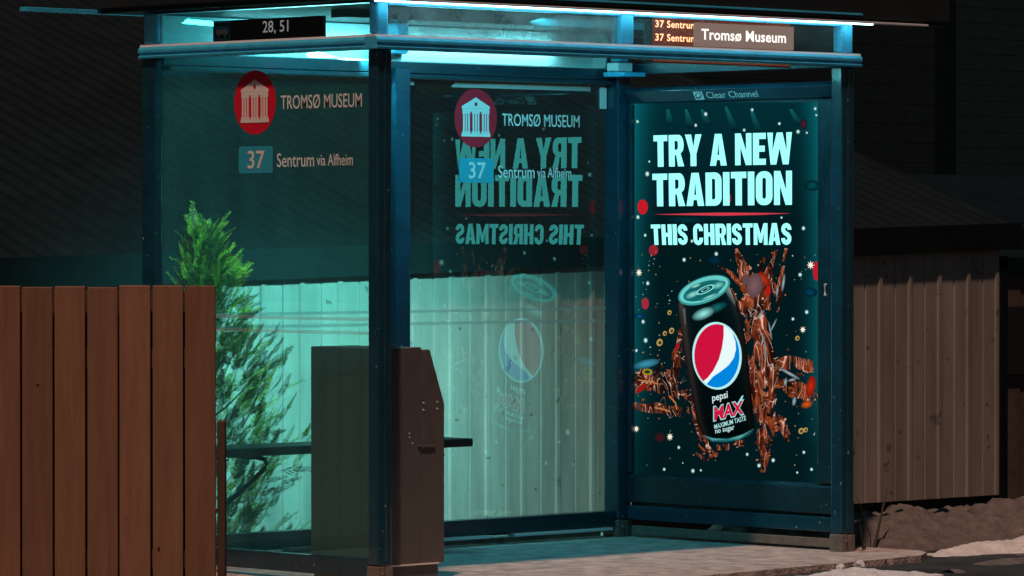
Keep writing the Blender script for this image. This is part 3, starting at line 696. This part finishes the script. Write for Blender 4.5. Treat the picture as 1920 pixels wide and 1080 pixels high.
for (x, y, r) in stars:
    r *= .78
    c = (255, 246, 226) if r > 5 else (200, 244, 240)
    ink.ell(x, y, r * .9, r * 1.0, (60, 90, 84), 3, 0, 12, BGC)
    n = 8; pts = [(x + (r * 1.05 if k % 2 == 0 else r * .42) * math.cos(k * math.pi / n), y + (r * 1.25 if k % 2 == 0 else r * .5) * math.sin(k * math.pi / n)) for k in range(2 * n)]
    ink.poly(pts, c, 4)
rs = random.Random(11)
for i in range(150):
    x, y = rs.uniform(1194, 1530), rs.uniform(470, 880); r = rs.choice((.7, .9, 1.3)); ink.ell(x, y, r, r * 1.3, rs.choice(((120, 150, 140), (160, 190, 180), (150, 120, 70))), 3, 0, 6)
for (x, y, r) in ((1259, 586, 4), (1263, 620, 5), (1240, 642, 6), (1250, 625, 4), (1498, 634, 4), (1505, 808, 5), (1513, 806, 4)):
    ink.ell(x, y, r, r * 1.2, (176, 150, 84), 3, 20, 10); ink.ell(x + .6, y + .4, r * .55, r * .6, (70, 48, 26), 4, 20, 8)
ink.build('confetti', poster)
# splash of cola behind the can
ink = Ink(); cola_mb = MB()
streams = [  # polyline, half width at each point, sliver count
    ([(1385, 466), (1398, 500), (1415, 540), (1420, 590)], [4, 12, 27, 32], 150), ([(1352, 498), (1375, 512), (1400, 540)], [2, 5, 9], 30),
    ([(1460, 468), (1452, 490), (1440, 520)], [3, 5, 10], 26), ([(1478, 466), (1472, 490)], [3, 2], 8), ([(1472, 500), (1466, 540), (1455, 580)], [4, 8, 14], 44), ([(1450, 500), (1448, 540), (1440, 580)], [3, 9, 20], 50), ([(1437, 482), (1430, 510)], [2, 7], 14),
    ([(1405, 560), (1425, 620), (1438, 700), (1440, 770), (1440, 830), (1437, 886)], [22, 33, 30, 28, 19, 4], 420),
    ([(1378, 545), (1400, 600), (1412, 680), (1422, 760)], [3, 7, 9, 10], 80),
    ([(1440, 690), (1480, 680), (1512, 684), (1534, 694)], [20, 16, 18, 7], 90), ([(1460, 716), (1490, 728), (1514, 740), (1534, 748)], [10, 20, 20, 9], 110), ([(1440, 760), (1470, 790), (1485, 815)], [14, 9, 3], 60), ([(1440, 800), (1470, 805), (1482, 828)], [12, 7, 3], 30),
    ([(1284, 612), (1276, 660), (1278, 700)], [4, 12, 16], 70), ([(1280, 660), (1300, 740), (1318, 800), (1330, 838), (1350, 856)], [14, 16, 12, 8, 3], 190),
    ([(1192, 716), (1230, 710), (1275, 720), (1300, 745)], [26, 30, 34, 22], 190), ([(1192, 758), (1215, 766), (1250, 766), (1290, 775)], [5, 13, 14, 12], 60), ([(1310, 850), (1330, 862), (1352, 850)], [5, 4, 3], 24), ([(1350, 838), (1375, 838), (1400, 830)], [6, 8, 8], 40)]
pal = [(58, 22, 16), (84, 34, 22), (120, 58, 38), (150, 84, 60), (186, 124, 96), (206, 158, 130), (40, 14, 12), (104, 40, 22), (168, 74, 36), (226, 200, 184), (20, 12, 12)]
streams_n = 0
for pts, wd, cnt in streams:
    P2 = [Vector(p) for p in pts]; outl = []
    for side in (1, -1):
        row = []
        for i in range(len(P2) * 5 - 4):
            a = i / 5; k = min(int(a), len(P2) - 2); fr = a - k; p = P2[k].lerp(P2[k + 1], fr); t = (P2[k + 1] - P2[k]).normalized(); nn = Vector((-t.y, t.x)); w = wd[k] * (1 - fr) + wd[k + 1] * fr
            row.append(p + nn * side * w * (.72 + .42 * noise.noise((p.x * .07, p.y * .07, side * 3 + len(P2)))))
        outl.append(row)
    A, B = outl
    for i in range(len(A) - 1):
        cola_mb.quad([PP(*A[i], 5 + .6 * streams_n), PP(*A[i + 1], 5 + .6 * streams_n), PP(*B[i + 1], 5 + .6 * streams_n), PP(*B[i], 5 + .6 * streams_n)])
    streams_n += 1
    def at(a):
        a = min(max(a, 0), len(P2) - 1.001); k = int(a); fr = a - k; p = P2[k].lerp(P2[k + 1], fr); t = (P2[k + 1] - P2[k]).normalized(); return p, Vector((-t.y, t.x)), wd[k] * (1 - fr) + wd[k + 1] * fr
    for q in range(int(cnt * .12)):
        hl = q > cnt * .05
        a = rs.uniform(-.1, len(P2) - 1); off = rs.gauss(0, .5); span = rs.uniform(.08, .34); ph = rs.uniform(0, 6.28); am = rs.uniform(.02, .22); th = rs.uniform(.35, .8) if hl else rs.uniform(1.6, 4.2); span *= 1.5 if not hl else 1; lp = ((226, 196, 180), (206, 158, 130), (238, 226, 220), (190, 120, 80)) if hl else ((112, 48, 26), (146, 66, 34), (84, 32, 18), (60, 22, 14), (24, 12, 10), (176, 90, 48), (30, 14, 12)); col = rs.choice(lp); col2 = rs.choice(lp); row = []
        for e in range(8):
            p, nn, w = at(a + span * e / 7); row.append((p + nn * w * (off + am * math.sin(ph + e * .9)), nn, th * math.sin(math.pi * (e + .6) / 8.2)))
        for (p, n_, w), (p2, n2, w2) in zip(row, row[1:]):
            if (p2 - p).length > .05: ink.poly([tuple(p - n_ * w), tuple(p + n_ * w), tuple(p2 + n2 * w2), tuple(p2 - n2 * w2)], None, (19 if hl else 17) + q % 3, [col, tuple(c_ * .55 for c_ in col), tuple(c_ * .55 for c_ in col2), col2])
    for q in range(cnt // 12):
        p, nn, w = at(rs.uniform(0, len(P2) - 1)); c = p + nn * rs.gauss(0, .75) * w; rr = rs.uniform(.7, 2.2)
        ink.ell(c.x, c.y, rr, rr * rs.uniform(.6, 1.6), rs.choice(pal[:9]), 22, rs.uniform(0, 90), 9, rs.choice(pal))
ink.ell(1421, 535, 15, 23, (122, 92, 96), 24, 8, 20, (92, 66, 70)); ink.ell(1438, 523, 8, 16, (186, 52, 24), 23, -35, 16, (110, 26, 16)); ink.ell(1446, 545, 5, 10, (176, 24, 20), 23, 0, 12); ink.ell(1404, 524, 6, 11, (94, 70, 72), 24, 10, 14)
ink.ell(1524, 724, 8, 20, (196, 44, 18), 24, 10, 16, (120, 20, 10)); ink.ell(1517, 758, 11, 7, (206, 96, 30), 24, -20, 14, (110, 40, 14)); ink.ell(1206, 728, 12, 5, (150, 22, 18), 24, -40, 12); ink.ell(1276, 650, 4, 8, (150, 26, 26), 24, 20, 12)
for (x, y, rx, ry, ro) in ((1485, 700, 23, 3, 30), (1478, 716, 3, 8, 10), (1490, 712, 8, 2.5, -15), (1494, 752, 3.5, 9, 10), (1463, 545, 2, 13, 8), (1474, 530, 2.6, 17, 8), (1456, 610, 1.6, 15, 25), (1436, 640, 1.8, 12, 20), (1450, 620, 1.6, 18, -10), (1432, 590, 2, 12, 40), (1441, 655, 1.4, 20, -4)): ink.ell(x, y, rx, ry, (150, 180, 188), 24, ro, 12, (90, 84, 92))
ink.ell(1216, 682, 26, 8, (60, 150, 180), 24, -12, 14, (30, 80, 96)); ink.ell(1218, 697, 10, 6, (150, 140, 40), 25, 0, 12); ink.ell(1218, 697, 6, 3.4, (40, 52, 30), 26, 0, 10)
for a, b in (((1232, 764), (1262, 772)), ((1200, 712), (1240, 720)), ((1260, 742), (1275, 768))):
    v, f = curve_fill([stroke([a, ((a[0] + b[0]) / 2 + 5, (a[1] + b[1]) / 2), b], 2.4)]); ink.vf((v, f), lambda x, y: (x, y), (190, 120, 60), 25)
ink.build('splash_highlights', poster); cola_mb.build('splash', M['cola'], poster)
CAN_LIFT = 14
# the can
ink = Ink(CAN_LIFT)
DK = (3, 22, 26)
left = [(1277, 568), (1280, 592), (1284, 620), (1292, 680), (1303, 740), (1314, 790), (1324, 815)]
right = [(1376, 536), (1387, 562), (1397, 590), (1405, 640), (1412, 700), (1418, 760), (1421, 803)]
cw = [(0, (34, 26, 26)), (.06, (70, 62, 60)), (.14, (10, 24, 28)), (.3, DK), (.7, (2, 16, 20)), (.88, (8, 26, 30)), (.95, (34, 38, 40)), (1, (16, 14, 16))]
def cc(t, v):
    for (a, ca), (b, cb) in zip(cw, cw[1:]):
        if t <= b: k = (t - a) / (b - a); c = tuple(x + (y - x) * k for x, y in zip(ca, cb)); break
    k = max(.35, 1 - .12 * v); return tuple(x * k for x in c)
NS = 16
for i in range(6):
    for j in range(NS):
        q = []; cs = []
        for (ii, jj) in ((i + 1, j), (i + 1, j + 1), (i, j + 1), (i, j)):
            t = jj / NS; l, r = Vector(left[ii]), Vector(right[ii]); p = l.lerp(r, t); p.y += math.sin(math.pi * t) * (10 if ii > 0 else 4); q.append(tuple(p)); cs.append(cc(t, ii))
        ink.poly(q, None, 15, cs)
ink.poly([(1324, 815), (1345, 822), (1372, 823), (1400, 815), (1421, 803), (1414, 815), (1392, 825), (1365, 830), (1342, 828)], None, 16, [(30, 92, 96), (90, 180, 180), (60, 140, 140), (110, 190, 190), (30, 90, 94), (14, 50, 54), (30, 100, 100), (14, 60, 64), (20, 70, 74)])
ink.ell(1326, 588, 24, 11, (150, 238, 232), 17, -22, 24, DK); ink.ell(1348, 578, 26, 9, (20, 110, 112), 16, -22, 20, DK)
ink.poly([(1284, 580), (1291, 578), (1293, 608), (1288, 612)], None, 17, [(20, 30, 32), (110, 110, 108), (90, 90, 88), (14, 24, 28)])
ink.poly([(1368, 548), (1375, 538), (1386, 566), (1386, 578)], None, 17, [(40, 80, 80), (150, 150, 146), (96, 98, 96), (10, 20, 24)])
ink.ell(1327, 544, 51.5, 24, (60, 150, 148), 18, -20, 36); ink.ell(1327, 543, 48, 21, (16, 96, 98), 19, -20, 32, (110, 214, 208))
ink.ell(1326, 545, 40, 16, (10, 74, 78), 20, -20, 28, (16, 110, 112)); ink.ell(1306, 552, 16, 6, (150, 228, 220), 21, -24, 18, (20, 110, 112)); ink.ell(1354, 535, 15, 7, (120, 212, 206), 21, -22, 18, (16, 96, 100))
for c, (a, b) in (((130, 220, 214), (19, 6.5)), ((8, 58, 62), (15, 4.6)), ((110, 204, 198), (9, 3)), ((6, 44, 48), (6, 1.8))): ink.ell(1330, 543, a, b, c, 22 + (19 - int(a)) // 4, -24, 20)
ink.ell(1312, 536, 12, 3, (170, 236, 230), 23, -20, 14, (16, 96, 98)); ink.ell(1338, 556, 20, 3, (150, 230, 224), 23, -22, 14, (16, 96, 98))
# globe emblem on the can
ink.ell(1352, 667, 46.5, 63.5, (178, 240, 240), 24, -3, 44); ink.ell(1352, 667, 42.5, 59.5, (232, 250, 250), 25, -3, 44)
def ga(a): g = R(a); return (1352 + 42.5 * math.cos(g) - 3 * math.sin(g) * 0, 667 + 59.5 * math.sin(g))
wave1 = [(1365, 611), (1365, 630), (1362, 652), (1356, 674), (1346, 694), (1335, 708), (1325, 716)]
v, f = curve_fill([[ga(a) for a in range(-72, -73 - 160, -8)] + wave1[::-1]]); ink.vf((v, f), lambda x, y: (x, y), (206, 18, 62), 27)
wave2 = [(1382, 626), (1387, 640), (1388, 655), (1384, 671), (1374, 685), (1360, 696), (1345, 706), (1333, 720)]
v, f = curve_fill([wave2 + [ga(a) for a in range(112, -44, -8)]]); ink.vf((v, f), lambda x, y: (x, y), (0, 134, 222), 27)
def ink_text(s, p00, p10, p01, col, layer, bold=.01):
    p00, p10, p01 = map(Vector, (p00, p10, p01)); ink.vf(text_mesh(s, bold), lambda a, b: tuple(p00 + (p10 - p00) * a + (p01 - p00) * b), col, layer)
ink_text('pepsi', (1344, 757), (1373, 750), (1343, 740), (215, 240, 240), 27, .012)
for ex, col, ly, bo in ((1.8, (150, 232, 232), 26, .06), (0, (206, 22, 66), 28, .035)):
    ink_text('MAX', (1347 - ex, 789 + ex), (1402 + ex, 776 + ex), (1347 - ex, 763 - ex), col, ly, bo)
ink.poly([(1386, 764), (1399, 742), (1402, 741), (1394, 766)], (150, 232, 232), 26)
ink_text('MAXIMUM TASTE', (1348, 805), (1407, 788), (1347, 796), (170, 226, 226), 27, .012)
ink_text('no sugar', (1350, 816), (1386, 808), (1349, 806.5), (190, 232, 232), 27, .012)
ink.build('drink_can', poster)
# slogan
def sl(s, q):
    p00, p10, p01, p11 = map(Vector, q); mm_ = MB()
    put(mm_, slogan(s), lambda a, b: PP(*((p00.lerp(p10, a)).lerp(p01.lerp(p11, a), b)), 30)); return mm_.build('slogan', M['slogan'], poster)
sl('TRY A NEW', ((1231, 313), (1490, 308), (1230, 254), (1490, 248)))
sl('TRADITION', ((1229, 387), (1490, 384), (1228, 326), (1490, 320)))
sl('THIS CHRISTMAS', ((1227, 459), (1489, 459), (1225, 421), (1489, 418)))
ink = Ink(); ink.poly([(1230, 402), (1310, 399.5), (1360, 398.5), (1430, 399), (1489, 400), (1430, 403), (1360, 404.5), (1300, 403.5)], (206, 60, 76), 30); ink.build('underline', poster)

# ================================================================== cabinet, bench
cb = empty('service_cabinet', (.29, .32, 0), 'brown-grey steel cabinet with sloping front beside the left post', 'cabinet')
def xz(name, prof, y0, y1, mt, bev): mm = MB(); mm.prism([(a, y0, b) for a, b in prof], [(a, y1, b) for a, b in prof]); return mm.build(name, mt, cb, bev)
xz('body', [(.10, .072), (.341, .072), (.341, .995), (.10, .995)], .10, .54, M['cab'], .004)
dr = xz('door', [(.3425, .072), (.472, .072), (.476, .09), (.476, .752), (.392, .984), (.3425, .984)], .102, .538, M['cab'], .004)
xz('plinth', [(.11, -.02), (.445, -.02), (.445, .0705), (.11, .0705)], .108, .53, M['cab'], .003)
mm = MB(); mm.box(.102, .44, .096, .104, .068, .0745); mm.build('plinth_trim', M['decal'], cb)
for x, z in ((.353, .757), (.433, .759), (.353, .727), (.433, .730), (.270, .630), (.272, .613), (.288, .588)):
    mm = MB(); mm.tube([(x, .104, z), (x, .0985, z)], .0038, 8); mm.build('screw', M['screw'], dr if x > .34 else cb)
mm = MB(); mm.tube([(.315, .0965, .576), (.36, .0955, .573), (.415, .0965, .574)], .0035, 8); mm.tube([(.36, .104, .572), (.36, .0945, .572)], .006, 10); mm.build('handle', M['cab'], dr)
mm = MB(); mm.box(.16, .22, .12, .14, .995, 1.006); mm.build('top_plate', M['decalgrey'], cb, .002)

be = empty('bench', (.85, 1.25, .53), 'slim black bench seat along the back of the shelter', 'bench')
bx('seat', (.08, 1.59, 1.10, 1.40, .496, .534), M['bench'], be, .006)
for x in (.34, 1.40):
    mm = MB(); mm.tube([(x, 1.36, .49), (x, 1.20, .488), (x, 1.125, .482), (x, 1.105, .462), (x, 1.12, .44), (x, 1.2, .385), (x, 1.3, .32), (x, 1.44, .24), (x, 1.47, .23)], .011, 8); mm.build('bracket', M['bench'], be, smooth=True)

# ================================================================== fence
fr_ = Vector((.72076, -.69318, 0)); fn_ = Vector((-.69318, -.72076, 0)); E0 = Vector((-1.612, -.862, 0))
fe = empty('board_fence', E0, 'orange-brown stained vertical board fence in the left foreground', 'fence')
def fbox(mm, u0, u1, d0, d1, z0, z1, dz=0):
    c = [E0 - fr_ * u + fn_ * (-d) for u, d in ((u0, d0), (u1, d0), (u1, d1), (u0, d1))]
    mm.prism([(p.x, p.y, z0) for p in c], [(p.x, p.y, z1 + dz) for p in c])
rf = random.Random(5); mm = MB()
for k in range(13):
    u = k * .1237; fbox(mm, u + .0002, u + .1185 - rf.uniform(0, .003), 0 + rf.uniform(0, .002), .024, .03, 1.278 + rf.uniform(-.004, .004))
mm.build('boards', M['wood'], fe, .004)
t = M['wood'].node_tree; p = t.nodes['Principled BSDF']; g = t.nodes.new('ShaderNodeNewGeometry'); src = p.inputs['Base Color'].links[0].from_socket
v_ = t.nodes.new('ShaderNodeMapRange'); v_.inputs[3].default_value = .75; v_.inputs[4].default_value = 1.2; t.links.new(g.outputs['Random Per Island'], v_.inputs[0])
x_ = t.nodes.new('ShaderNodeVectorMath'); x_.operation = 'SCALE'; t.links.new(src, x_.inputs[0]); t.links.new(v_.outputs[0], x_.inputs['Scale']); t.links.new(x_.outputs[0], p.inputs['Base Color'])
mm = MB()                                             # added boards that keep lamp light out of the gaps
for k in range(13): fbox(mm, k * .1237 + .062, k * .1237 + .18, .0705, .09, .03, 1.262)
mm.build('gap_blockers', M['wooddark'], fe, .003)
mm = MB(); fbox(mm, .004, 1.6, .0265, .07, .965, 1.040); mm.build('rail', M['wood'], fe, .003)
mm = MB(); fbox(mm, .004, 1.6, .0265, .07, .2, .275); mm.build('rail', M['wood'], fe, .003)
mm = MB(); fbox(mm, -.034, -.004, .03, .12, -.02, .765); mm.build('post', M['wooddark'], fe, .004)
mm = MB(); fbox(mm, .8, .87, .073, .143, -.02, 1.2); mm.build('post', M['wooddark'], fe, .004)

# ================================================================== stalks and cable by the right post
for pts, r, lab in (([(3.345, .2, -.12), (3.38, .22, .0), (3.45, .24, .14), (3.5, .25, .26)], [.010, .009, .006, .003], 'thick dark stick leaning out of the snow beside the right post'),
                    ([(3.30, .2, -.1), (3.25, .2, .06), (3.20, .22, .3), (3.22, .2, .5)], [.0025, .0025, .002, .001], 'tall thin bent stalk beside the right post'),
                    ([(3.31, .18, -.1), (3.28, .16, .05), (3.21, .15, .18), (3.17, .15, .24)], [.0025, .0025, .002, .001], 'short thin stalk close to the right post')):
    mm = MB(); mm.tube(pts, r, 6)
    if r[0] > .01: mm.tube([(3.42, .23, .08), (3.47, .2, .15), (3.49, .2, .2)], [.004, .003, .001], 5)
    tag(mm.build('dry_stalk', M['twig'], smooth=True), lab, 'stalk')
mm = MB(); mm.tube([(3.0, .03, .13), (3.04, .02, .14), (3.06, .02, .09), (3.04, .0, .03), (3.07, .02, .01), (3.12, .05, .008)], .006, 6)
tag(mm.build('cable', M['cable'], smooth=True), 'thin black cable looping from the foot of the right post', 'cable')
